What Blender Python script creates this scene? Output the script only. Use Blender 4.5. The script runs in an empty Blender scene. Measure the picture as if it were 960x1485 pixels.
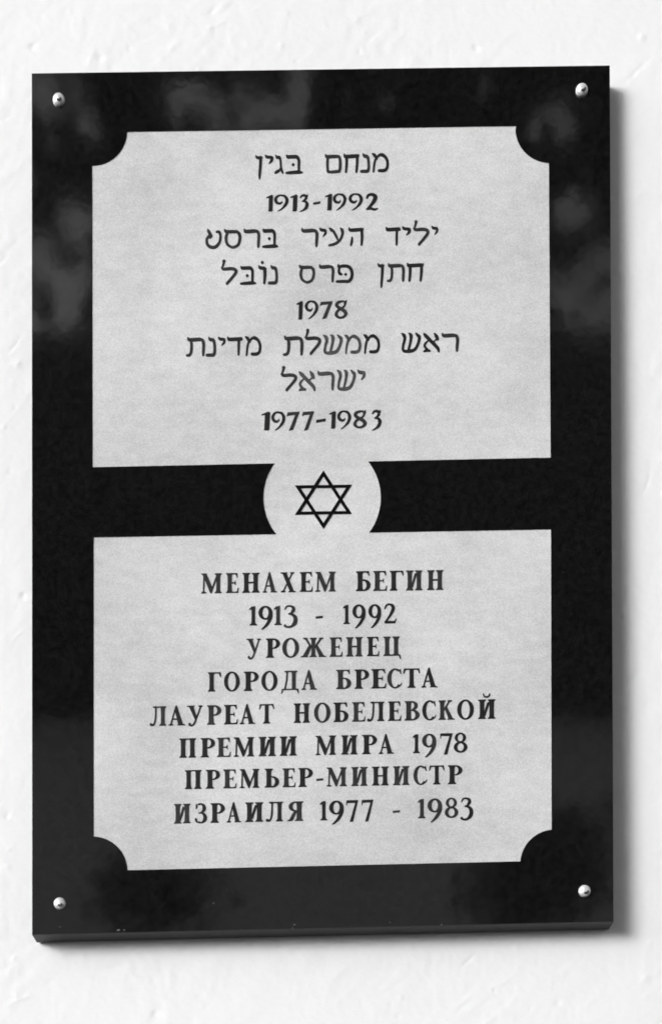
import bpy, math, random
import numpy as np
from mathutils import Vector
from mathutils.geometry import delaunay_2d_cdt

random.seed(7); np.random.seed(7)
SC = bpy.context.scene
COL = SC.collection
S = 0.0005            # metres per photo pixel on the front face of the plaque
T = 0.021             # thickness of the stone slab
D = 1.0               # camera to front face
R = math.radians

# ------------------------------------------------------------------ camera
cam_d = bpy.data.cameras.new('camera'); cam = bpy.data.objects.new('camera', cam_d); COL.objects.link(cam)
VPX, VPY = 450, 2000  # where the lens axis meets the wall, in photo pixels
cam.location = ((VPX-480)*S, -(T+D), (742.5-VPY)*S)
cam.rotation_euler = (R(90), 0, 0)
cam_d.sensor_width = 36; cam_d.lens = 36*(D/S)/1485
cam_d.shift_x = (480-VPX)/1485; cam_d.shift_y = (VPY-742.5)/1485
cam_d.clip_start = 0.01; cam_d.clip_end = 500
SC.camera = cam
SC.cycles.filter_width = 1.75

# ------------------------------------------------------------------ sky and soft sun
SUN = Vector((-1.04, -1.0, 0.34)).normalized()          # towards the sun
el = math.asin(SUN.z); rot = math.atan2(SUN.x, SUN.y)
w = bpy.data.worlds.new('World'); SC.world = w; w.use_nodes = True
nt = w.node_tree; nt.nodes.clear()
sky = nt.nodes.new('ShaderNodeTexSky'); sky.sky_type = 'NISHITA'; sky.sun_disc = False
sky.sun_elevation = el; sky.sun_rotation = rot; sky.dust_density = 3.0
bw = nt.nodes.new('ShaderNodeRGBToBW')                   # black and white photograph
bg = nt.nodes.new('ShaderNodeBackground'); bg.inputs[1].default_value = 0.15
wo = nt.nodes.new('ShaderNodeOutputWorld')
nt.links.new(sky.outputs[0], bw.inputs[0]); nt.links.new(bw.outputs[0], bg.inputs[0]); nt.links.new(bg.outputs[0], wo.inputs[0])
sd = bpy.data.lights.new('sun', 'SUN'); sd.energy = 0.8; sd.angle = R(17); sd.color = (1, 1, 1)
so = bpy.data.objects.new('sun', sd); COL.objects.link(so)
so.rotation_euler = (-SUN).to_track_quat('-Z', 'Y').to_euler(); so.location = SUN*5
vs = SC.view_settings; vs.view_transform = 'Standard'; vs.look = 'None'; vs.gamma = 1; vs.exposure = 0.71
vs.use_curve_mapping = False

# ------------------------------------------------------------------ helpers
def tag(o, label=None, cat=None, group=None, kind=None):
    if label: o['label'] = label
    if cat: o['category'] = cat
    if group: o['group'] = group
    if kind: o['kind'] = kind
    return o

def mesh_obj(name, verts, faces, mat, parent=None, smooth=False):
    me = bpy.data.meshes.new(name); me.from_pydata(verts, [], faces); me.update()
    if smooth:
        me.polygons.foreach_set('use_smooth', [True]*len(me.polygons))
    me.materials.append(mat)
    o = bpy.data.objects.new(name, me); COL.objects.link(o); o.parent = parent
    return o

class NB:
    """small node builder"""
    def __init__(s, name):
        s.m = bpy.data.materials.new(name); s.m.use_nodes = True
        s.t = s.m.node_tree; s.b = s.t.nodes['Principled BSDF']
        s.tc = s.t.nodes.new('ShaderNodeTexCoord')
    def noise(s, scale, detail=3, rough=.5, vec=None):
        n = s.t.nodes.new('ShaderNodeTexNoise'); n.inputs['Scale'].default_value = scale
        n.inputs['Detail'].default_value = detail; n.inputs['Roughness'].default_value = rough
        s.t.links.new(vec or s.tc.outputs['Object'], n.inputs['Vector']); return n.outputs['Fac']
    def mapr(s, src, a, b, c, d):
        n = s.t.nodes.new('ShaderNodeMapRange')
        for i, v in enumerate((a, b, c, d)): n.inputs[i+1].default_value = v
        s.t.links.new(src, n.inputs[0]); return n.outputs[0]
    def math(s, op, a, b):
        n = s.t.nodes.new('ShaderNodeMath'); n.operation = op
        for i, v in enumerate((a, b)):
            if isinstance(v, (int, float)): n.inputs[i].default_value = v
            else: s.t.links.new(v, n.inputs[i])
        return n.outputs[0]
    def stretch(s, vx, vy, vz, rz=0):
        n = s.t.nodes.new('ShaderNodeMapping'); n.inputs['Scale'].default_value = (vx, vy, vz)
        n.inputs['Rotation'].default_value = (0, rz, 0)
        s.t.links.new(s.tc.outputs['Object'], n.inputs[0]); return n.outputs[0]
    def voronoi(s, scale):
        n = s.t.nodes.new('ShaderNodeTexVoronoi'); n.inputs['Scale'].default_value = scale
        s.t.links.new(s.tc.outputs['Object'], n.inputs['Vector']); return n.outputs['Distance']
    def link(s, src, name): s.t.links.new(src, s.b.inputs[name])
    def bump(s, h, dist, strength=1.0):
        n = s.t.nodes.new('ShaderNodeBump'); n.inputs['Distance'].default_value = dist
        n.inputs['Strength'].default_value = strength
        s.t.links.new(h, n.inputs['Height']); s.t.links.new(n.outputs[0], s.b.inputs['Normal'])

def polished():
    n = NB('polished_black_stone')
    a = n.noise(260, 4, .6); v = n.voronoi(900)
    fleck = n.mapr(v, .02, .10, .05, 0)
    base = n.mapr(n.math('ADD', n.math('MULTIPLY', a, .6), n.math('MULTIPLY', n.noise(1500, 1, .5), .4)), .34, .70, .0015, .0105)
    n.link(n.math('ADD', base, fleck), 'Base Color')
    n.link(n.mapr(n.noise(30, 4, .6), .3, .7, .038, .065), 'Roughness')
    n.b.inputs['IOR'].default_value = 1.85
    n.bump(n.noise(45, 3, .5), .00003)
    return n.m
def sawn():
    n = NB('sawn_black_stone')
    n.link(n.mapr(n.noise(500, 5, .65), .3, .75, .010, .026), 'Base Color')
    n.b.inputs['Roughness'].default_value = .45
    n.b.inputs['Specular IOR Level'].default_value = .22
    n.bump(n.noise(900, 4, .6), .0002)
    return n.m
def etched():
    n = NB('etched_pale_stone')
    f = n.noise(1250, 3, .8); c = n.noise(9, 4, .55)
    l = n.noise(110, 4, .65, n.stretch(.7, 1, 1.3))
    k = n.math('ADD', n.math('ADD', n.math('MULTIPLY', f, .7), n.math('MULTIPLY', c, .34)), n.math('MULTIPLY', l, .2))
    n.link(n.mapr(k, .44, .80, .40, .80), 'Base Color')
    n.b.inputs['Roughness'].default_value = .85; n.b.inputs['Specular IOR Level'].default_value = .25
    n.bump(n.noise(1400, 3, .6), .00012)
    return n.m
def plaster():
    n = NB('white_plaster')
    k = n.math('ADD', n.noise(4, 5, .55), n.math('MULTIPLY', n.noise(300, 4, .6), .4))
    n.link(n.mapr(k, .4, 1.0, .83, .88), 'Base Color')
    n.b.inputs['Roughness'].default_value = .8; n.b.inputs['Specular IOR Level'].default_value = .2
    h = n.math('ADD', n.noise(260, 5, .65, n.stretch(.85, 1, 1.15, R(35))), n.math('MULTIPLY', n.noise(900, 3, .6), .25))
    n.bump(h, .0004, .42)
    return n.m
def simple(name, c, rough=.8, metal=0.0, c2=None, scale=1.0):
    n = NB(name)
    n.link(n.mapr(n.noise(scale, 4, .6), .3, .7, c, c2 if c2 else c*1.3), 'Base Color')
    n.b.inputs['Roughness'].default_value = rough; n.b.inputs['Metallic'].default_value = metal
    return n.m
M_POL, M_SAW, M_ETC, M_PLA = polished(), sawn(), etched(), plaster()
M_STEEL = simple('bright_steel', .90, .42, .55, .96, 900)
M_CRESCENT = simple('painted_dark_reflection', .02, .6)  # dark colour for the painted reflection on the screw domes

def paint(name, lo_, hi_):
    n = NB(name)
    n.link(n.mapr(n.noise(500, 4, .65), .3, .72, lo_, hi_), 'Base Color')
    n.b.inputs['Roughness'].default_value = .45; n.b.inputs['Specular IOR Level'].default_value = .3
    return n.m
M_INK = [paint('black_lettering', .006, .018), paint('faded_lettering', .012, .040), paint('worn_lettering', .025, .095)]

def P(px, py, y=-T):
    """photo pixel on the plaque's front plane -> world point at depth y"""
    return ((px-480)*S, y, (742.5-py)*S)

# ------------------------------------------------------------------ white plastered wall
def axis(lo, hi, flo, fhi, step):
    fine = np.arange(flo, fhi+step/2, step)
    a = flo - np.cumsum(np.linspace(step, .12, 24)); a = a[a > lo]
    b = fhi + np.cumsum(np.linspace(step, .12, 24)); b = b[b < hi]
    return np.concatenate([[lo], a[::-1], fine, b, [hi]])
def vnoise(X, Z, f, seed):
    rs = np.random.RandomState(seed); N = 512; g = rs.rand(N, N)
    x = X*f+1000.3; z = Z*f+1000.7
    xi = np.floor(x).astype(int); zi = np.floor(z).astype(int)
    fx = x-xi; fz = z-zi; fx = fx*fx*(3-2*fx); fz = fz*fz*(3-2*fz)
    a = g[zi % N, xi % N]; b = g[zi % N, (xi+1) % N]; c = g[(zi+1) % N, xi % N]; d = g[(zi+1) % N, (xi+1) % N]
    return (a*(1-fx)+b*fx)*(1-fz)+(c*(1-fx)+d*fx)*fz
GROUND_Z = -2.25
def build_wall():
    xs = axis(-2.2, 2.2, -.27, .27, .0012); zs = axis(GROUND_Z, 1.8, -.40, .40, .0012)
    X, Z = np.meshgrid(xs, zs)
    u = X*math.cos(.7)+Z*math.sin(.7); v = -X*math.sin(.7)+Z*math.cos(.7)
    h = .0008*(vnoise(X, Z, 9, 1)-.5) + .00018*(vnoise(u*.7, v*1.4, 40, 2)-.5)
    r = vnoise(u*.5, v*2.2, 60, 3)
    h += .0003*np.clip(r-.72, 0, 1)*2.0                   # trowel drags
    h += .0006*(vnoise(X, Z, 80, 4)-.5)*np.clip(vnoise(X, Z, 12, 5)-.35, 0, 1)
    h += .00030*(vnoise(X, Z, 170, 6)-.5)*(.2+vnoise(X, Z, 17, 8)) + .00018*(vnoise(X, Z, 330, 7)-.5)
    # little pits and pimples
    rs = np.random.RandomState(11)
    for _ in range(130):
        cx, cz = rs.uniform(-.26, .26), rs.uniform(-.39, .39); rr = rs.uniform(.0012, .003); a = rs.choice([-1, .8])*rs.uniform(.0003, .0008)
        ix = np.abs(xs-cx) < rr*3; iz = np.abs(zs-cz) < rr*3
        if not ix.any() or not iz.any(): continue
        sx = np.ix_(iz, ix); h[sx] += a*np.exp(-((X[sx]-cx)**2+(Z[sx]-cz)**2)/rr**2)
    # short oblique creases left by the float
    for _ in range(110):
        cx, cz = rs.uniform(-.26, .26), rs.uniform(-.39, .39); L_ = rs.uniform(.004, .016); th = R(rs.normal(35, 22)); wd = rs.uniform(.0010, .0018)
        a = rs.choice([-1, 1])*rs.uniform(.00015, .00045)
        ix = np.abs(xs-cx) < L_*2.2; iz = np.abs(zs-cz) < L_*2.2
        if not ix.any() or not iz.any(): continue
        sx = np.ix_(iz, ix); dx_, dz_ = X[sx]-cx, Z[sx]-cz
        p_ = dx_*math.cos(th)+dz_*math.sin(th); q_ = -dx_*math.sin(th)+dz_*math.cos(th)+p_*p_*rs.uniform(-25, 25)
        h[sx] += a*np.exp(-(p_/L_)**2*2-(q_/wd)**2)
    fade = np.clip((2.0-np.abs(X))/1.2, 0, 1)
    h *= fade
    h += .0050*np.clip((Z+.31)/.62, 0, 1.0)            # the plaster leans out a little towards the top
    nx, nz = len(xs), len(zs)
    V = np.stack([X, -h, Z], -1).reshape(-1, 3)
    idx = np.arange(nx*nz).reshape(nz, nx)
    F = np.stack([idx[:-1, :-1], idx[:-1, 1:], idx[1:, 1:], idx[1:, :-1]], -1).reshape(-1, 4)
    # back and sides give it real thickness
    nb = len(V)
    ring = list(idx[0, :]) + list(idx[1:, -1]) + list(idx[-1, -2::-1]) + list(idx[-2:0:-1, 0])
    back = V[ring].copy(); back[:, 1] = .3
    V = np.concatenate([V, back])
    n = len(ring)
    sides = np.array([[ring[(i+1) % n], ring[i], nb+i, nb+(i+1) % n] for i in range(n)])
    allq = np.concatenate([F, sides])
    me = bpy.data.meshes.new('plaster_wall')
    me.vertices.add(len(V)); me.vertices.foreach_set('co', V.astype(np.float32).ravel())
    me.loops.add(len(allq)*4); me.loops.foreach_set('vertex_index', allq.astype(np.int32).ravel())
    me.polygons.add(len(allq)); me.polygons.foreach_set('loop_start', np.arange(len(allq), dtype=np.int32)*4)
    me.polygons.foreach_set('use_smooth', np.array([True]*len(F)+[False]*len(sides)))
    me.update(calc_edges=True); me.validate(); me.materials.append(M_PLA)
    o = bpy.data.objects.new('plaster_wall', me); COL.objects.link(o)
    tag(o, 'rough white plastered wall that carries the black stone plaque', 'wall')
build_wall()

# pavement under the wall, and what the polished stone mirrors: a house and tree crowns across the way
g = mesh_obj('pavement', [(-60, -60, GROUND_Z), (60, -60, GROUND_Z), (60, 20, GROUND_Z), (-60, 20, GROUND_Z)], [(0, 1, 2, 3)],
             simple('pavement_grey', .08, .9, 0, .13, .8))
tag(g, kind='structure')

def box(v, f, x0, x1, y0, y1, z0, z1):
    b = len(v)
    v += [(x0,y0,z0),(x1,y0,z0),(x1,y1,z0),(x0,y1,z0),(x0,y0,z1),(x1,y0,z1),(x1,y1,z1),(x0,y1,z1)]
    f += [tuple(b+i for i in q) for q in ((0,3,2,1),(4,5,6,7),(0,1,5,4),(1,2,6,5),(2,3,7,6),(3,0,4,7))]

# ------------------------------------------------------------------ flat shapes: union of polygons by constrained triangulation
def union(polys, holes=(), eps=1e-5):
    vs, fs = [], []
    for p in list(polys)+list(holes):
        area = sum(p[i][0]*p[(i+1) % len(p)][1]-p[(i+1) % len(p)][0]*p[i][1] for i in range(len(p)))
        if abs(area) < 1e-7: 
            fs.append(None); continue
        q = list(p) if area > 0 else list(reversed(p))
        fs.append(list(range(len(vs), len(vs)+len(q)))); vs += [Vector((a, b)) for a, b in q]
    ids = [i for i, f in enumerate(fs) if f]; npos = len(list(polys))
    ov, oe, of, _, _, fo = delaunay_2d_cdt(vs, [], [fs[i] for i in ids], 0, eps, True)
    keep = []; allp = list(polys)+list(holes)
    def inp(c, p):
        r = False
        for i in range(len(p)):
            (ax, ay), (bx, by) = p[i], p[i-1]
            if (ay > c[1]) != (by > c[1]) and c[0] < (bx-ax)*(c[1]-ay)/(by-ay)+ax: r = not r
        return r
    for f, o in zip(of, fo):
        c = (sum(ov[i].x for i in f)/len(f), sum(ov[i].y for i in f)/len(f))
        src = [ids[k] for k in o if inp(c, allp[ids[k]])]
        if src and any(k < npos for k in src) and not any(k >= npos for k in src): keep.append(tuple(f))
    used = {}; V = []; F = []
    for f in keep:
        r = []
        for i in f:
            if i not in used: used[i] = len(V); V.append((ov[i].x, ov[i].y))
            r.append(used[i])
        F.append(tuple(r))
    return V, F

def relief(name, V2, F2, yf, yb, mat, parent, to3=None):
    """front sheet at depth yf with side walls back to yb; V2 in photo pixels (y down)"""
    to3 = to3 or P
    v = [to3(a, b, yf) for a, b in V2]; f = []
    n = len(v); v += [to3(a, b, yb) for a, b in V2]
    cnt = {}
    for t in F2:
        for i in range(len(t)):
            a, b = t[i], t[(i+1) % len(t)]; k = (min(a, b), max(a, b)); cnt.setdefault(k, []).append((a, b))
    for t in F2:
        area = sum(V2[t[i]][0]*V2[t[(i+1) % len(t)]][1]-V2[t[(i+1) % len(t)]][0]*V2[t[i]][1] for i in range(len(t)))
        f.append(tuple(t) if area < 0 else tuple(reversed(t)))     # facing -y
    for k, l in cnt.items():
        if len(l) == 1:
            a, b = l[0]; f.append((a, b, b+n, a+n))
    o = mesh_obj(name, v, f, mat, parent)
    import bmesh
    bm = bmesh.new(); bm.from_mesh(o.data)
    loose = [x for x in bm.verts if not x.link_faces]
    bmesh.ops.delete(bm, geom=loose, context='VERTS')
    bm.to_mesh(o.data); bm.free()
    return o

# ------------------------------------------------------------------ the plaque
pl = bpy.data.objects.new('memorial_plaque', None); COL.objects.link(pl)
tag(pl, 'black polished stone plaque with two pale inscribed panels, screwed to the white wall', 'plaque')
pl.empty_display_size = .05

OUT = [(46.5, 106), (884, 94.5), (889.5, 1336.5), (47, 1355.5)]
cx0, cy0 = sum(p[0] for p in OUT)/4, sum(p[1] for p in OUT)/4
def inset(ps, d):
    return [(x+(d if x < cx0 else -d), y+(d if y < cy0 else -d)) for x, y in ps]
def densify(ps, n=1):
    r = []
    for i in range(len(ps)):
        a, b = ps[i], ps[(i+1) % len(ps)]
        r += [(a[0]+(b[0]-a[0])*k/n, a[1]+(b[1]-a[1])*k/n) for k in range(n)]
    return r
def arc(cx, cy, r, a0, a1, n=20, ry=None):
    ry = ry or r
    return [(cx+r*math.cos(R(a0+(a1-a0)*i/n)), cy+ry*math.sin(R(a0+(a1-a0)*i/n))) for i in range(n+1)]

# pale panels (photo pixels, y down). concave rounded notches at the outer corners
CX, CY, CR = 467, 721.5, 85
yA_l, yA_r = 677.5, 663.5            # lower edge of the upper panel at its left and right
yB_l, yB_r = 779, 767.5
def lin(x, x0, y0, x1, y1): return y0+(y1-y0)*(x-x0)/(x1-x0)
def circle_x(line):                  # where the circle meets a slanted edge
    out = []
    for s in (-1, 1):
        x = CX
        for _ in range(40):
            dy = line(x)-CY; x = CX+s*math.sqrt(max(CR*CR-dy*dy, 0))
        out.append((x, line(x)))
    return out
LA = lambda x: lin(x, 134.5, yA_l, 798, yA_r)
LB = lambda x: lin(x, 136, yB_l, 798.5, yB_r)
A1, A2 = circle_x(LA); B1, B2 = circle_x(LB)
up = [(134, 240)] + arc(134.5, 190, 50, 88, 2, 18) + [(184.5, 191), (748, 182.5)] + arc(797, 186, 50, 176, 92, 18) + [(795.5, 236.5), (798, yA_r), A2, A1, (134.5, yA_l)]
def ang(p): return math.degrees(math.atan2(p[1]-CY, p[0]-CX))
aA2, aB2 = ang(A2), ang(B2); aA1, aB1 = ang(A1) % 360, ang(B1) % 360
med = arc(CX, CY, CR, aA2, aB2, 24) + arc(CX, CY, CR, aB1, aA1, 24)
lo = [B1, B2, (798.5, yB_r), (799.5, 1203)] + arc(804, 1253, 50, 266, 184, 18) + [(756.5, 1249), (184.5, 1262)] + arc(135, 1263, 50, 360, 274, 18) + [(136, 1213), (136, yB_l)]

EPS = 2e-3
D_LAYER = .0006; D_PANEL = .0004
# slab body: chamfered front arris, full thickness
ins = inset(OUT, .5)
V2, F2 = union([ins], [up, med, lo], EPS)
face = relief('polished_face', V2, F2, -T, -T+D_LAYER, M_POL, pl)
def slab():
    n = 60
    a = densify(ins, n); b = densify(OUT, n)
    rs = random.Random(3); v = []
    # a few nibbles along the arris, mostly on the lower edge
    chips = [(3*n-int(n*q), s) for q, s in ((0.155, 2.0), (.40, 1.2), (.62, 1.3), (.3, .9), (.72, .8))]
    for i, p in enumerate(a): v.append(P(p[0], p[1], -T+.0000))
    for i, p in enumerate(b):
        v.append(P(p[0], p[1], -T+.0006+rs.uniform(0, .0002)))
    for p in b: v.append(P(p[0], p[1], -.0035))
    N = len(b)
    for p in inset(OUT, 3): pass
    f = []
    for k in range(2):
        for i in range(N):
            j = (i+1) % N
            f.append((k*N+i, (k+1)*N+i, (k+1)*N+j, k*N+j))
    # slightly splayed rear arris into the plaster
    rear = densify(inset(OUT, 3), n)
    for p in rear: v.append(P(p[0], p[1], .0015))
    for i in range(N):
        j = (i+1) % N; f.append((2*N+i, 3*N+i, 3*N+j, 2*N+j))
    c = len(v); v += [P(p[0], p[1], -T+D_LAYER) for p in ins]; f.append((c+3, c+2, c+1, c))
    return mesh_obj('stone_slab', v, f, M_SAW, pl)
slab()
upper = relief('inscription_panel', *union([up], (), EPS), -T+D_PANEL, -T+D_LAYER, M_ETC, pl)
upper['label'] = 'pale upper panel with Hebrew lettering and scooped top corners'
medal = relief('medallion', *union([med], (), EPS), -T+D_PANEL, -T+D_LAYER, M_ETC, pl)
lower = relief('inscription_panel', *union([lo], (), EPS), -T+D_PANEL, -T+D_LAYER, M_ETC, pl)
lower['label'] = 'pale lower panel with Russian lettering and scooped bottom corners'

# six pointed star, outlined
def star():
    c = (469, 724.5); rad = 41.5; pos, hol = [], []
    def tri(r, up):
        a0 = -90 if up else 90
        return [(c[0]+r*math.cos(R(a0+120*k))*1.12, c[1]+r*math.sin(R(a0+120*k))) for k in range(3)]
    V, F = [], []
    quads = []
    for upw in (True, False):
        o, i = tri(rad+1.0, upw), tri(rad-7.6, upw)
        for k in range(3):
            j = (k+1) % 3; quads.append([o[k], o[j], i[j], i[k]])
    sh = [[(x, y-.014*(x-c[0])) for x, y in q] for q in quads]
    relief('star', *union(sh, (), EPS), -T, -T+D_PANEL, M_POL, medal)
star()

# ------------------------------------------------------------------ lettering: every glyph drawn from pen strokes, y up, cap height 100
def rect(x0, y0, x1, y1): return [[(x0, y0), (x1, y0), (x1, y1), (x0, y1)]]
def poly(*p): return [list(p)]
def stem(x, w=24, y0=0, y1=100, b=(8, 8), t=(8, 8)):
    p = []
    p += [(x-b[0], y0), (x+w+b[1], y0)]
    if b[1]: p += [(x+w+b[1], y0+4.5), (x+w+2.5, y0+8)]
    p += [(x+w, y0+(15 if b[1] else 1)), (x+w-.8, (y0+y1)/2), (x+w, y1-(15 if t[1] else 1))]
    if t[1]: p += [(x+w+2.5, y1-8), (x+w+t[1], y1-4.5)]
    p += [(x+w+t[1], y1), (x-t[0], y1)]
    if t[0]: p += [(x-t[0], y1-4.5), (x-2.5, y1-8)]
    p += [(x, y1-(15 if t[0] else 1)), (x+.8, (y0+y1)/2), (x, y0+(15 if b[0] else 1))]
    if b[0]: p += [(x-2.5, y0+8), (x-b[0], y0+4.5)]
    return [p]
def foot(x0, x1, y, up=1):            # a bracketed slab serif
    return [[(x0, y), (x1, y), (x1, y+4.5*up), ((x0+x1)/2+3.5, y+9*up), ((x0+x1)/2-3.5, y+9*up), (x0, y+4.5*up)]]
def ring(cx, cy, rx, ry, tx, ty, a0=0, a1=360, n=28):
    out = []
    n = max(6, int(n*abs(a1-a0)/360))
    for i in range(n):
        q = []
        for a, k in ((a0+(a1-a0)*i/n, 0), (a0+(a1-a0)*(i+1)/n, 0), (a0+(a1-a0)*(i+1)/n, 1), (a0+(a1-a0)*i/n, 1)):
            c, s = math.cos(R(a)), math.sin(R(a))
            q.append((cx+(rx-k*tx*1.08)*c, cy+(ry-k*ty*1.12)*s))
        out.append(q)
    return out
def para(x0, y0, x1, y1, w): return [[(x0, y0), (x0+w, y0), (x1+w, y1), (x1, y1)]]
def stroke(pts, ws, n=6, closed=False):
    """smooth stroke through points with a width at each"""
    m = len(pts); q = []
    def g(i): return pts[max(0, min(m-1, i))]
    for i in range(m-1):
        p0, p1, p2, p3 = g(i-1), g(i), g(i+1), g(i+2)
        for k in range(n):
            t = k/n
            c = [0.5*((2*p1[d])+(-p0[d]+p2[d])*t+(2*p0[d]-5*p1[d]+4*p2[d]-p3[d])*t*t+(-p0[d]+3*p1[d]-3*p2[d]+p3[d])*t**3) for d in (0, 1)]
            q.append((c[0], c[1], ws[i]+(ws[i+1]-ws[i])*(t*t*(3-2*t))))
    q.append((pts[-1][0], pts[-1][1], ws[-1]))
    L, Rr = [], []
    for i in range(len(q)):
        a = q[max(0, i-1)]; b = q[min(len(q)-1, i+1)]
        dx, dy = b[0]-a[0], b[1]-a[1]; l = math.hypot(dx, dy) or 1
        nx, ny = -dy/l*q[i][2]/2, dx/l*q[i][2]/2
        L.append((q[i][0]+nx, q[i][1]+ny)); Rr.append((q[i][0]-nx, q[i][1]-ny))
    out = []
    for i in range(len(q)-1): out += [[L[i], L[i+1], Rr[i+1]], [L[i], Rr[i+1], Rr[i]]]
    for e in (q[0], q[-1]):                      # softened ends
        if e[2] > 2: out.append([(e[0]+e[2]*.46*math.cos(R(a)), e[1]+e[2]*.46*math.sin(R(a))) for a in range(0, 360, 45)])
    return out
def line(*a): return stroke(a[0], a[1], 1)
def dot(x, y, r): return [[(x+r*math.cos(R(a)), y+r*math.sin(R(a))) for a in range(0, 360, 36)]]
def diamond(x, y, r): return [[(x+r*math.cos(R(a)), y+r*math.sin(R(a))) for a in (5, 95, 185, 275)]]
def mirror(ps, W): return [[(W-x, y) for x, y in p] for p in ps]

G = {}
G['Н'] = stem(8)+stem(57)+rect(28, 47, 58, 55)
G['П'] = stem(8)+stem(57)+rect(28, 93, 58, 100)
G['И'] = stem(8)+stem(57)+para(24, 14, 47, 86, 13)
G['Й'] = G['И']+stroke([(27, 128), (31, 117), (43, 113), (55, 117), (59, 128)], [8, 8, 10, 8, 8], 4)
G['Г'] = stem(8)+rect(28, 93.5, 66, 100)+poly((56, 95), (69, 100), (71, 76), (65, 76), (62, 88))
G['Т'] = stem(29, 21, 0, 100, (9, 9), (0, 0))+rect(3, 93, 76, 100)+poly((3, 100), (14, 95), (8, 86), (4, 74), (-1, 74))+poly((76, 100), (65, 95), (71, 86), (75, 74), (80, 74))
ARM = poly((50, 93.5), (63, 100), (65, 77), (60, 77), (57, 87))
LEG = poly((50, 6), (61, 9), (65, 25), (70, 25), (67, 0), (50, 0))
G['Е'] = stem(8)+rect(28, 93.5, 63, 100)+ARM+rect(28, 47.5, 50, 54)+poly((44, 51), (53, 64), (53, 37))+rect(28, 0, 64, 6.5)+LEG
G['Р'] = stem(8)+ring(36, 73, 33, 27, 18, 6.5, -90, 90)+rect(28, 93.5, 37, 100)+rect(28, 46, 37, 52.5)
G['Б'] = stem(8)+ring(38, 29.5, 33, 29.5, 19, 7, -90, 90)+rect(28, 52, 39, 59)+rect(28, 0, 39, 7)+rect(28, 93.5, 62, 100)+ARM
G['Ь'] = stem(8)+ring(37, 30, 33, 30, 19, 7, -90, 90)+rect(28, 53, 38, 60)+rect(28, 0, 38, 7)
G['В'] = stem(8)+ring(38, 28, 35, 28, 19, 7, -90, 90)+rect(28, 49, 39, 56)+rect(28, 0, 39, 7)+ring(36, 76, 29, 24, 17, 6.5, -90, 90)+rect(28, 93.5, 37, 100)
G['Я'] = mirror(stem(8)+ring(36, 74, 34, 26, 18, 6.5, -90, 90)+rect(28, 93.5, 37, 100)+rect(28, 48, 37, 54.5)
        +stroke([(36, 50), (47, 30), (56, 10), (66, 4), (74, 3)], [12, 16, 18, 10, 5], 4), 75)
G['О'] = ring(41.5, 50, 41.5, 52, 19, 7)
G['С'] = ring(40, 50, 40, 52, 19, 7, 52, 316)+poly((56, 92), (68, 99), (71, 72), (66, 72), (62, 84))+stroke([(66, 13), (70, 20), (72, 26)], [7, 5, 4], 3)
G['А'] = para(66, 0, 36, 103, 0)and(
         [[(51, 0), (77, 0), (44, 103), (39, 103), (32, 82)]]
         +line([(39, 98), (11, 2)], [8, 8])+rect(19, 29, 60, 36)
         +foot(0, 26, 0)+foot(46, 86, 0))
G['Л'] = stem(57, 21)+rect(22, 93, 60, 100)+foot(14, 34, 100, -1)+stroke([(30, 98), (29, 55), (25, 20), (16, 5), (5, 4)], [9, 9, 9, 10, 8], 5)+dot(5, 7, 8)
G['Д'] = (stem(54, 21, 0, 100, (0, 0), (8, 8))+rect(24, 93, 60, 100)+foot(16, 36, 100, -1)
         +line([(31, 97), (28, 50), (18, 4)], [9, 9, 9])+rect(4, 0, 86, 7)
         +poly((3, 7), (14, 7), (7, -8), (3, -18), (-1, -18))+poly((78, 7), (88, 7), (91, -18), (87, -18), (81, -4)))
G['Ц'] = stem(8)+stem(57)+rect(16, 0, 88, 7)+poly((78, 7), (92, 7), (97, -16), (92, -18), (83, 0))
G['У'] = ([[(4, 100), (30, 100), (50, 42), (42, 22)]]+stroke([(72, 98), (48, 36), (34, 6), (20, -3), (10, 1)], [8, 9, 10, 9, 8], 5)
         +dot(11, 4, 8)+foot(-4, 38, 100, -1)+foot(58, 82, 100, -1))
G['Х'] = para(54, 0, 6, 100, 26)+line([(12, 2), (68, 98)], [8, 8])+foot(-1, 27, 0)+foot(44, 88, 0)+foot(-4, 38, 100, -1)+foot(55, 80, 100, -1)
G['К'] = stem(8)+line([(30, 50), (62, 97)], [9, 9])+poly((34, 60), (48, 66), (84, 0), (57, 0))+foot(50, 90, 0)+foot(50, 76, 100, -1)
G['Ж'] = (stem(54, 21)+line([(74, 50), (104, 97)], [10, 10])+poly((72, 56), (86, 64), (124, 0), (97, 0))+foot(92, 131, 0)+foot(93, 118, 100, -1)
         +line([(55, 50), (25, 97)], [10, 10])+poly((57, 56), (43, 64), (5, 0), (32, 0))+foot(-2, 37, 0)+foot(11, 36, 100, -1))
G['М'] = (stem(78, 21)+line([(12, 2), (15, 97)], [8, 8])+foot(0, 26, 0)+poly((-2, 100), (27, 100), (60, 26), (53, 0), (47, 0), (10, 88))
         +line([(51, 4), (86, 98)], [8, 9])+poly((76, 100), (86, 100), (84, 86)))
G['З'] = (ring(30, 27, 33, 29, 19, 7, -128, 92)+ring(29, 76, 28, 26, 17, 7, -92, 130)+rect(18, 48, 32, 55)
         +stroke([(2, 24), (5, 12), (12, 5)], [5, 9, 9], 3)+dot(5, 18, 7)+poly((4, 100), (9, 98), (14, 88), (8, 72), (3, 72)))
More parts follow.
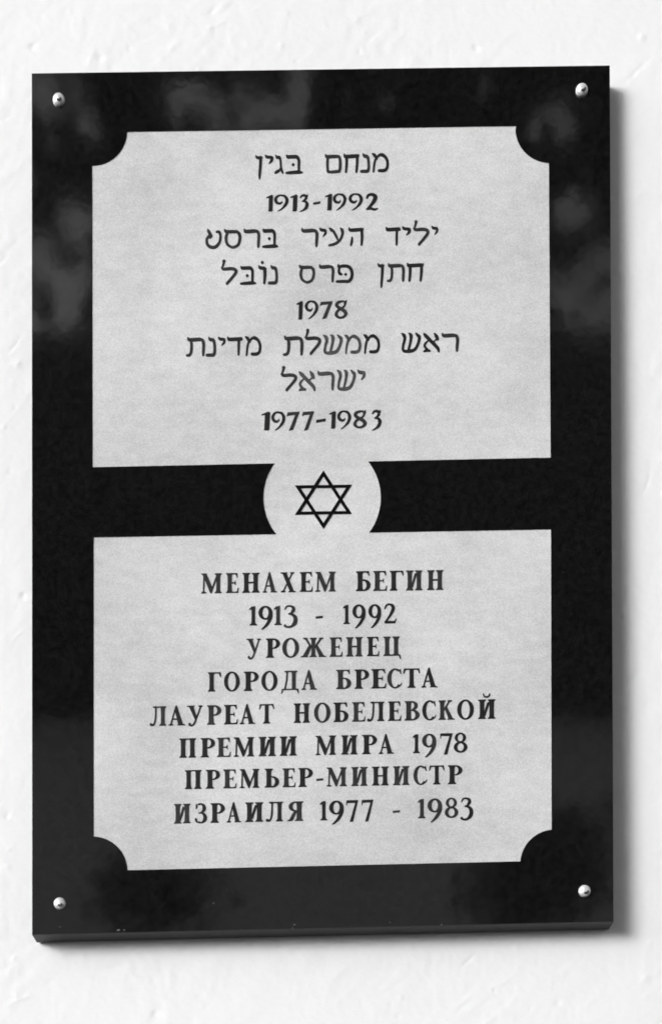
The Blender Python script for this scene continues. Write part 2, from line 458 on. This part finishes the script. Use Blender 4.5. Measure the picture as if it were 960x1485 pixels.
# upright digits of the lower panel
D1 = {}
D1['1'] = stem(10, 19, 0, 96, (9, 9), (0, 0))+poly((10, 96), (29, 99), (29, 82), (14, 82), (-1, 80), (-1, 85))
D1['9'] = (ring(34, 64, 34, 36, 18, 8)
          +stroke([(59, 66), (58, 40), (44, 8), (24, -15), (16, -20)], [17, 18, 15, 9, 5], 6))
D1['3'] = (stroke([(6, 80), (14, 94), (30, 97), (45, 88), (45, 74), (34, 60), (24, 55)], [6, 8, 9, 15, 17, 10, 6], 6)
          +stroke([(24, 57), (42, 52), (54, 36), (52, 10), (34, -9), (14, -10), (4, -4)], [8, 13, 19, 20, 12, 10, 9], 6)+dot(7, -4, 7))
D1['2'] = (stroke([(4, 76), (12, 93), (30, 98), (46, 88), (46, 70), (32, 42), (6, 6)], [7, 9, 10, 17, 18, 13, 8], 6)
          +rect(2, 0, 58, 13)+poly((50, 4), (58, 0), (66, 24), (61, 24)))
D1['7'] = poly((2, 100), (66, 100), (64, 90), (58, 86), (2, 86))+poly((2, 100), (8, 96), (5, 74), (0, 74))+poly((52, 92), (65, 97), (38, -10), (20, -10))
D1['8'] = ring(33, 76, 28, 26, 14, 7)+ring(34, 27, 34, 29, 17, 8)
G['-'] = D1['-'] = poly((0, 30), (36, 33), (36, 44), (0, 41))
# slanted pen digits of the upper panel
D2 = {}
D2['1'] = poly((8, 0), (24, -2), (29, 4), (32, 96), (25, 100), (0, 86), (0, 80), (12, 82), (10, 6))
D2['9'] = (stroke([(50, 95), (34, 99), (14, 90), (6, 72), (12, 54), (28, 46), (40, 52), (42, 60)], [10, 9, 13, 17, 17, 14, 9, 4], 6)
          +stroke([(36, 98), (58, 92), (70, 68), (62, 38), (40, 12), (20, -2)], [9, 15, 19, 16, 9, 4], 6))
D2['7'] = (poly((2, 97), (66, 100), (62, 84), (8, 80), (-2, 74), (-3, 80))+poly((44, 88), (64, 98), (62, 88), (32, 4), (26, 0), (8, -3), (14, 10)))
D2['3'] = (stroke([(4, 82), (14, 94), (30, 95), (40, 84), (30, 66), (16, 58)], [8, 12, 16, 18, 12, 6], 6)
          +stroke([(16, 58), (34, 56), (44, 40), (38, 16), (20, 0), (2, -8)], [8, 14, 20, 18, 10, 5], 6)+poly((36, 88), (48, 104), (50, 90), (44, 80)))
D2['2'] = (stroke([(4, 74), (12, 92), (32, 96), (46, 82), (40, 56), (20, 24), (6, 8)], [10, 14, 18, 22, 20, 14, 10], 6)
          +stroke([(4, 6), (24, 10), (42, 4), (58, 10)], [10, 15, 14, 7], 5))
D2['8'] = (stroke([(50, 96), (34, 96), (16, 90), (8, 76), (20, 60), (42, 46), (56, 28), (46, 8), (24, 3), (6, 18), (12, 40), (30, 54), (46, 66), (56, 88)],
                  [8, 12, 16, 17, 18, 20, 19, 14, 12, 17, 14, 10, 11, 9], 5)+poly((46, 78), (60, 86), (62, 104), (52, 98), (44, 100)))
D2['-'] = poly((0, 34), (36, 40), (37, 52), (1, 46))
# Hebrew, x to the right, body height 0..100
PEN = 1.03
_stroke = stroke
def stroke(pts, ws, n=6, closed=False): return _stroke(pts, [w_*PEN for w_ in ws], n)
H = {}
def bar_h(x0, x1, w=19):               # the roof stroke with its flag at the left
    return stroke([(x0+3, 98), (x0+8, 88), (x0+20, 86), (x1-10, 88), (x1, 87)], [9, 17, w, w, w*.9], 4)
H['ר'] = bar_h(0, 64)+stroke([(58, 88), (76, 84), (82, 64), (80, 30), (79, 4)], [16, 16, 16, 15, 12], 5)
H['ד'] = bar_h(0, 84)+stroke([(68, 88), (67, 50), (66, 4)], [15, 15, 12], 3)+poly((70, 92), (88, 99), (86, 84), (76, 78))
H['ה'] = bar_h(0, 78)+stroke([(74, 92), (77, 50), (74, 4)], [15, 16, 12], 3)+stroke([(20, 46), (19, 26), (13, 3)], [10, 14, 11], 4)+poly((72, 92), (88, 98), (84, 80), (70, 80))
H['ח'] = bar_h(0, 84)+stroke([(16, 88), (17, 50), (13, 4)], [15, 16, 12], 3)+stroke([(78, 90), (79, 50), (74, 4)], [15, 16, 12], 3)+poly((76, 92), (92, 99), (90, 84), (80, 80))
H['ת'] = bar_h(0, 70)+stroke([(18, 86), (22, 60), (20, 24), (12, 6), (-2, 4)], [13, 15, 14, 14, 13], 5)+stroke([(62, 88), (80, 84), (87, 64), (86, 30), (85, 3)], [16, 16, 16, 15, 12], 5)
H['ב'] = stroke([(2, 96), (10, 88), (40, 88), (62, 86), (72, 70), (72, 40), (72, 10)], [9, 18, 18, 18, 17, 15, 14], 5)+stroke([(0, 7), (30, 8), (70, 10), (92, 8)], [11, 16, 18, 9], 4)
H['בּ'] = H['ב']+diamond(40, 48, 10)
H['ג'] = stroke([(8, 97), (16, 87), (36, 84), (44, 66), (46, 40), (54, 14), (62, 2)], [9, 17, 18, 16, 15, 15, 11], 5)+stroke([(2, 4), (18, 10), (34, 16), (46, 30)], [12, 17, 13, 8], 4)
H['ן'] = stroke([(2, 98), (10, 88), (26, 86), (34, 88)], [9, 17, 18, 12], 4)+stroke([(27, 90), (26, 40), (22, -10), (21, -36)], [17, 16, 14, 9], 4)
H['ו'] = stroke([(2, 98), (10, 88), (26, 86), (34, 84)], [9, 17, 18, 12], 4)+stroke([(29, 86), (31, 50), (28, 4)], [16, 16, 11], 3)
H['י'] = stroke([(2, 98), (10, 88), (26, 86), (36, 84)], [9, 17, 18, 12], 4)+stroke([(33, 86), (33, 68), (20, 50)], [16, 14, 6], 4)
H['נ'] = stroke([(14, 98), (22, 88), (38, 84), (44, 66), (46, 30), (40, 10), (22, 8), (2, 8)], [9, 17, 18, 15, 15, 17, 16, 15], 5)
H['ם'] = stroke([(2, 98), (10, 88), (40, 88), (72, 88)], [9, 18, 18, 16], 4)+stroke([(68, 90), (80, 82), (84, 56), (83, 26), (78, 8)], [14, 15, 16, 16, 14], 5)+stroke([(14, 86), (12, 50), (14, 12)], [14, 15, 14], 5)+stroke([(14, 10), (28, 7), (54, 8), (80, 10)], [14, 14, 16, 14], 4)
H['מ'] = (stroke([(4, 99), (16, 90), (28, 72)], [9, 18, 12], 4)+stroke([(22, 74), (14, 46), (9, 2)], [11, 12, 10], 4)
         +stroke([(24, 72), (40, 90), (58, 92), (78, 78), (88, 52), (84, 20), (68, 8), (40, 8)], [9, 13, 18, 16, 15, 15, 17, 16], 5))
H['ס'] = (stroke([(2, 99), (10, 89), (40, 88), (66, 88)], [9, 18, 17, 15], 4)
         +stroke([(16, 84), (8, 56), (14, 24), (34, 7), (52, 6), (72, 20), (80, 52), (76, 76), (64, 88)], [13, 15, 14, 13, 14, 14, 15, 16, 14], 5))
H['ט'] = (stroke([(14, 99), (20, 86), (32, 66), (30, 58), (22, 56)], [10, 18, 15, 12, 9], 5)
         +stroke([(24, 72), (8, 50), (10, 22), (30, 5), (56, 6), (78, 30), (84, 60), (78, 84), (62, 86)], [9, 14, 16, 17, 17, 14, 14, 16, 12], 5))
H['ע'] = (stroke([(4, 99), (16, 88), (28, 80), (42, 56), (54, 32)], [9, 18, 15, 15, 10], 5)
         +stroke([(68, 98), (78, 86), (80, 66), (66, 34), (36, 12), (2, 4)], [8, 19, 15, 14, 15, 13], 5))
H['פּ'] = (stroke([(12, 99), (14, 88), (40, 92), (68, 86), (82, 62), (82, 32), (68, 10), (40, 8), (4, 8)], [9, 15, 16, 17, 16, 16, 17, 16, 14], 5)
         +stroke([(18, 86), (14, 66), (18, 52), (28, 46)], [11, 13, 15, 12], 4)+diamond(50, 46, 9))
H['ל'] = (stroke([(16, 132), (14, 118), (8, 98)], [17, 12, 9], 4)+stroke([(4, 94), (16, 86), (50, 88), (72, 82), (76, 66), (58, 38), (34, 8), (32, 2)], [9, 17, 18, 17, 15, 14, 14, 12], 5))
H['ש'] = (stroke([(0, 99), (12, 88), (16, 70), (8, 40), (6, 14), (16, 6), (42, 6), (68, 14), (86, 46), (92, 80), (80, 90)], [8, 18, 15, 13, 13, 15, 18, 16, 14, 16, 12], 5)
         +stroke([(38, 99), (48, 88), (46, 56), (34, 10)], [8, 18, 14, 11], 5)+stroke([(74, 99), (84, 88), (90, 80)], [8, 15, 13], 3))
H['א'] = (stroke([(2, 99), (14, 86), (44, 54), (74, 22), (80, 2)], [10, 19, 18, 17, 10], 5)+stroke([(58, 100), (68, 84), (74, 68)], [9, 19, 15], 4)
         +stroke([(70, 72), (58, 60), (48, 52)], [9, 7, 8], 3)+stroke([(26, 64), (8, 46), (6, 30), (22, 12)], [7, 12, 13, 12], 5)+stroke([(2, 4), (16, 10), (32, 7)], [10, 17, 12], 4))

stroke = _stroke
def put(glyph, x0, x1, base, cap, slope, parent, ytop=None, name='letter', mat=None):
    """x0..x1 photo pixels; base = y of 0, cap = px for 100; with ytop the glyph's whole box is fitted to ytop..base"""
    xs = [x for p in glyph for x, y in p]; ys = [y for p in glyph for x, y in p]
    gx0, gx1, gy0, gy1 = min(xs), max(xs), min(ys), max(ys)
    xc = (x0+x1)/2
    kx = (x1-x0)/(gx1-gx0)
    if ytop is not None: ky = (base-ytop)/(gy1-gy0); off = gy0
    else: ky = cap/100; off = 0
    def m(x, y):
        px = x0+(x-gx0)*kx
        return (px, base-(y-off)*ky+slope*(px-xc))
    V, F = union([[m(*v) for v in p] for p in glyph], (), EPS)
    return relief(name, V, F, -T+.0001, -T+D_PANEL, mat or M_INK[0], parent)

def kind(ch): return 'digit' if ch in '0123456789' else ('hyphen' if ch == '-' else 'letter')

# lower panel: (characters, left/right edges, (x, baseline) at two points, cap height)
RUS = [
 ('МЕНАХЕМБЕГИН', [(291.5,321.8),(328,346.3),(351.6,376.4),(381,402),(406.7,428.8),(434.8,453.8),(456.7,486.9),(516,537.4),(541,561.3),(565,585),(588.6,612.4),(619,642.7)], (291,860.3,642,855.2), 28.8),
 ('1913-1992', [(361.5,373),(374.8,395.4),(397.2,408.8),(411.2,431.6),(457.7,468),(497.4,507.4),(510.8,530),(534,552.6),(557,575)], (361,906.8,575,903.6), 28.2),
 ('УРОЖЕНЕЦ', [(357.5,378.4),(385.8,406.3),(409.3,433.8),(435.8,472.8),(478,496.8),(501.8,525.8),(532,550),(555.8,581.5)], (358,954.2,581,950.6), 28.0),
 ('ГОРОДАБРЕСТА', [(301.6,320.8),(325,347.8),(353.8,375.3),(379,402.5),(407.6,433.6),(437.2,459.9),(487.4,509.3),(514,535),(538.5,560.2),(561.3,582.6),(584.3,608.9),(610.8,634.1)], (302,1002.8,634,996.4), 28.0),
 ('ЛАУРЕАТНОБЕЛЕВСКОЙ', [(217.3,241.4),(244.6,268.6),(271.4,294.2),(300.4,321),(325,345.2),(348,370.2),(375.8,397.8),(426,449.6),(455.3,479.2),(483.5,505.3),(510.6,529.8),(532,557.3),(562.4,581.8),(586.3,608.2),(612,632.2),(635.6,659),(662.6,686.8),(693,718.2)], (218,1052.6,718,1042), 28.2),
 ('ПРЕМИИМИРА1978', [(260.3,284.6),(291.2,312),(314.8,335),(338.7,368.7),(375.3,400.2),(405.8,430.5),(457,487.2),(494.8,518.3),(525,546.6),(549,571.2),(598.2,608.6),(611.8,632.4),(637.6,656),(657.6,677.5)], (260,1098.8,677,1090.6), 28.0),
 ('ПРЕМЬЕР-МИНИСТР', [(268.3,292.6),(298.6,319.4),(324,343.5),(347.2,376.2),(384,404.9),(409.7,428.9),(432.6,453.7),(458.6,468.8),(473,502.8),(509.4,532.8),(539.3,563.5),(569.8,593.4),(599.2,619),(621.9,644.2),(649.2,670.2)], (268,1144.2,670,1136.6), 27.4),
 ('ИЗРАИЛЯ1977-1983', [(252.6,276.6),(282.6,300.6),(305.5,326.2),(329,350),(355.9,381.8),(385.5,410.5),(416.6,439.9),(463.8,474.6),(477.2,498.4),(501.8,519.2),(524,541.2),(569.3,579.7),(605.5,616.9),(619.6,640.8),(644.6,664.2),(667.2,685.9)], (253,1194.2,686,1184.8), 28.4),
]
for chars, ex, (xa, ya, xb, yb), cap in RUS:
    assert len(chars) == len(ex), (chars, len(chars), len(ex))
    sl = (yb-ya)/(xb-xa)
    for ch, (a, b) in zip(chars, ex):
        gph = D1[ch] if ch in D1 else G[ch]
        xc = (a+b)/2
        put(gph, a, b, ya+sl*(xc-xa), cap, sl, lower, name=kind(ch), mat=M_INK[1 if random.random() < .35 else 0])

# upper panel: (character, x0, x1, top, bottom)
HEB = [
 ('ן',370.3,381.3,224.6,259.6),('י',384,396.7,223.7,237.2),('ג',397.8,411.4,223.6,252),('בּ',413.9,439.4,223.4,252.2),
 ('ם',471,495.4,222.6,251),('ח',498,521,222,250.6),('נ',521.7,536.4,221.8,250.4),('מ',539,563.8,221.2,249.8),
 ('1',386.4,396,282.2,306.4),('9',397.4,418.6,281.6,306),('1',421.2,431.4,281.6,306.2),('3',434.5,447.6,281,306.8),('-',454,464.5,291.6,296.4),
 ('1',471.4,481.8,280.6,304.8),('9',482.6,502.4,280,304.6),('9',505.3,526.2,279.8,304.4),('2',530.5,548.4,279.4,305),
 ('ט',297.9,321.7,331.2,360.8),('ס',325,350.2,331.4,360.2),('ר',353.4,377.6,330.8,359.4),('בּ',380,403.8,330.8,359.4),
 ('ר',436.8,461.8,330,358.2),('י',463,473.8,329.6,343),('ע',475.8,498.8,329.2,357),('ה',505,527.6,329,356.4),
 ('ד',559,580.9,328.2,355.9),('י',582.7,595.8,327.8,341),('ל',598.5,622.5,318.6,355.9),('י',625.2,635.3,326.8,340),
 ('ל',320.4,344.6,375.8,412.8),('בּ',348,371.9,384.8,412.8),('ו',374.4,386.8,384.2,412),('נ',388.4,403.2,383.9,412.2),
 ('ס',433.4,457.1,383.2,410.7),('ר',462.4,484.9,382.6,409.4),('פּ',486.7,512.7,382.2,410),
 ('ן',547,557.4,381.2,417.4),('ת',560.5,586.9,381,408.6),('ח',589.6,614.3,380.4,408),
 ('1',430,439.2,436.2,463.2),('9',442,461.7,435.3,462.4),('7',464,482.4,436.6,462),('8',485,504,434.6,461.8),
 ('ת',269.8,297.7,488,516.8),('נ',298.2,313.6,488,517),('י',316.2,327.4,487.8,501),('ד',329.4,352.4,487.4,515.6),('מ',355.3,379.2,486.8,516),
 ('ת',410,440.2,486,515.6),('ל',441.7,466,476,514.4),('ש',468.3,496.9,484.6,514),('מ',499.2,523.9,484.6,513),('מ',526.7,551,484,512.6),
 ('ש',581.4,610.1,482,511.4),('א',613.4,637.5,482.2,511),('ר',640,665.4,482,510),
 ('ל',406.7,431,530,567.2),('א',433,457.7,537.6,567.2),('ר',460.3,485.2,537.2,566),('ש',488.3,516,535.6,566.4),('י',518,530,535.4,550.6),
 ('1',379.4,391.9,596.6,624),('9',393.5,413.9,596.2,624),('7',416,434.4,596.8,624),('7',438,455.4,596.2,624),('-',458.3,472.3,606.6,612.6),
 ('1',477.3,487,595.8,621.4),('9',489,509.2,594.8,622),('8',512,531.8,594.2,621),('3',539,553.2,593.6,624),
]
for ch, a, b, t, bo in HEB:
    gph = D2[ch] if ch in D2 else H[ch]
    wear = 2 if (ch in 'אשרי' and 530 < t < 540) or (ch in 'שמ' and 465 < a < 520 and 480 < t < 490) else (1 if ch in 'נםרסטלעת78' else 0)
    put(gph, a, b, bo, 28, -.015, upper, ytop=t, name=kind(ch), mat=M_INK[wear])
put(dot(0, 0, 10), 378.2, 382.6, 382.2, 28, 0, upper, ytop=378, name='vowel_dot')

def nicks():
    rs = random.Random(9); v, f = [], []
    spots = [(172, 1349, 2.6), (181, 1348.6, 1.6), (310, 1310, 1.3), (427, 1341, 1.8), (425, 1346, 1.2), (565, 1338, 1.0), (640, 1341, 1.5), (252, 1351.5, 1.2), (884, 700, .8), (350, 1349, 1.1), (88, 1344, 1.2)]
    for (px, py, rr) in spots:
        n = 7; b = len(v)
        for i in range(n):
            a = 2*math.pi*i/n; q = rr*rs.uniform(.55, 1.15)
            v.append(P(px+q*1.3*math.cos(a), py+q*.7*math.sin(a), -T-.00002))
        v.append(P(px, py, -T-.00025)); f += [(b+i, b+n, b+(i+1) % n) for i in range(n)]
    o = mesh_obj('arris_chip', v, f, simple('chipped_stone', .07, .9, 0, .14, 900), pl)
    tag(o, kind='stuff')
nicks()

# ------------------------------------------------------------------ four domed screws
def screw(px, py, tilt):
    r = .0044; v = []; f = []; n = 28
    x, _, z = P(px, py)
    prof = [(r*1.0, 0), (r*1.0, .0005), (r*.97, .0011), (r*.88, .0019), (r*.7, .0027), (r*.45, .0032), (r*.2, .0035), (0.0001, .00352)]
    for (q, h) in prof:
        for i in range(n):
            a = 2*math.pi*i/n; v.append((x+q*math.cos(a), -T-h, z+q*math.sin(a)))
    for k in range(len(prof)-1):
        for i in range(n):
            j = (i+1) % n; f.append((k*n+i, k*n+j, (k+1)*n+j, (k+1)*n+i))
    f.append(tuple((len(prof)-1)*n+i for i in range(n)))
    o = mesh_obj('screw', v, f, M_STEEL, pl, True)
    # dark crescent: the dome's dark reflection made as a separate dark shape
    sv, sf = [], []; L, W = r*.44, r*.30
    ca, sa = math.cos(tilt), math.sin(tilt)
    ox, oz = r*.12, -r*.26
    pts = [(L*math.cos(R(t)), W*1.1*math.sin(R(t))-W*.3) for t in range(180, 361, 20)]+[(L*.5, W*.55), (0, W*.15), (-L*.5, W*.1)]
    m = len(pts)
    for dep in (.0033, .0010):
        for (a, b) in pts: sv.append((x+ox+a*ca-b*sa, -T-dep, z+oz+a*sa+b*ca))
    sf = [tuple(range(m))]+[(i, i+m, (i+1) % m+m, (i+1) % m) for i in range(m)]
    mesh_obj('reflection_crescent', sv, sf, M_CRESCENT, o)
for p in ((86, 145.5, .2), (843, 131.5, .5), (87.5, 1310.5, .1), (847, 1292.5, .45)): screw(*p)

# ------------------------------------------------------------------ what stands opposite (seen mirrored in the polish)
def opposite():
    v, f = [], []
    box(v, f, -7, 7, -20, -13, GROUND_Z, 6.3)
    rt = bpy.data.objects.new('opposite_house', None); COL.objects.link(rt); rt.location = (0, 0, 0)
    tag(rt, 'house across the way, seen only as a blurred reflection in the black stone', 'house')
    mesh_obj('wall', v, f, simple('house_render', .80, .9, 0, .86, .6), rt)
    v = [(-7.4, -12.7, 6.1), (7.4, -12.7, 6.1), (7.4, -16.5, 12.67), (-7.4, -16.5, 12.67), (7.4, -20.3, 6.1), (-7.4, -20.3, 6.1)]
    f = [(0, 1, 2, 3), (3, 2, 4, 5), (0, 3, 5), (1, 4, 2), (0, 5, 4, 1)]
    mesh_obj('roof', v, f, simple('house_roof', .03, .8, 0, .045, 3), rt)
opposite()
def crowns():
    def at(px, py, L):               # point at distance L mirrored at this plaque pixel
        x, _, z = P(px, py); cx, cz = cam.location.x, cam.location.z
        return (x+(x-cx)*L/D, -T-L, z+(z-cz)*L/D)
    rs = np.random.RandomState(5)
    # gaps in the crowns where the sky shows through: centre, half sizes
    gaps = [(300, 150, 75, 40), (380, 165, 60, 30), (432, 130, 16, 75), (85, 400, 60, 62), (50, 440, 60, 40), (110, 320, 30, 26), (850, 395, 75, 62), (830, 310, 34, 32), (870, 450, 60, 40),
            (800, 180, 38, 30), (75, 135, 40, 40), (130, 180, 26, 24), (20, 250, 30, 40), (620, 40, 60, 30), (70, 210, 18, 14), (560, 150, 16, 10), (700, 130, 12, 16)]
    fill = [(815, 372, 26, 24), (872, 336, 16, 14), (848, 350, 12, 10), (100, 372, 20, 12), (60, 420, 14, 10), (285, 178, 18, 9), (330, 128, 14, 10)]
    V = []; F = []
    gx = rs.rand(40, 40)
    def lump(x, y):
        i, j = x/38.0, y/38.0; a, b = int(i) % 38, int(j) % 38; u, v = i % 1, j % 1
        return (gx[a, b]*(1-u)+gx[a+1, b]*u)*(1-v)+(gx[a, b+1]*(1-u)+gx[a+1, b+1]*u)*v
    def inside(L_, x, y, k): return any(((x-a)/(c*k))**2+((y-b)/(d*k))**2 < 1 for a, b, c, d in L_)
    for _ in range(46000):
        px, py = rs.uniform(-140, 1100), rs.uniform(-60, 470)
        k = .72+.6*lump(px+600, py+600)
        if rs.rand() < .05: px, py = np.array([(225, 1300), (810, 1240), (760, 1290)][rs.randint(3)])+rs.normal(size=2)*[42, 38]
        if inside(gaps, px, py, k) and not inside(fill, px, py, k) and lump(px*2.6+900, py*2.6+900) < .76: continue
        c = at(px, py, 10+rs.normal()*.6)
        p = np.array(c)
        a = rs.normal(size=3); a /= np.linalg.norm(a); b = np.cross(a, rs.normal(size=3)); b /= np.linalg.norm(b)
        s = rs.uniform(.03, .085); k = len(V)
        V += [tuple(p-a*s), tuple(p+b*s*.55), tuple(p+a*s), tuple(p-b*s*.55)]; F.append((k, k+1, k+2, k+3))
    o = mesh_obj('tree_foliage', V, F, simple('leaves', .03, .7, 0, .06, 4))
    tag(o, 'mass of tree crowns across the way, seen only as blurred reflections in the black stone', 'foliage', kind='stuff')
crowns()
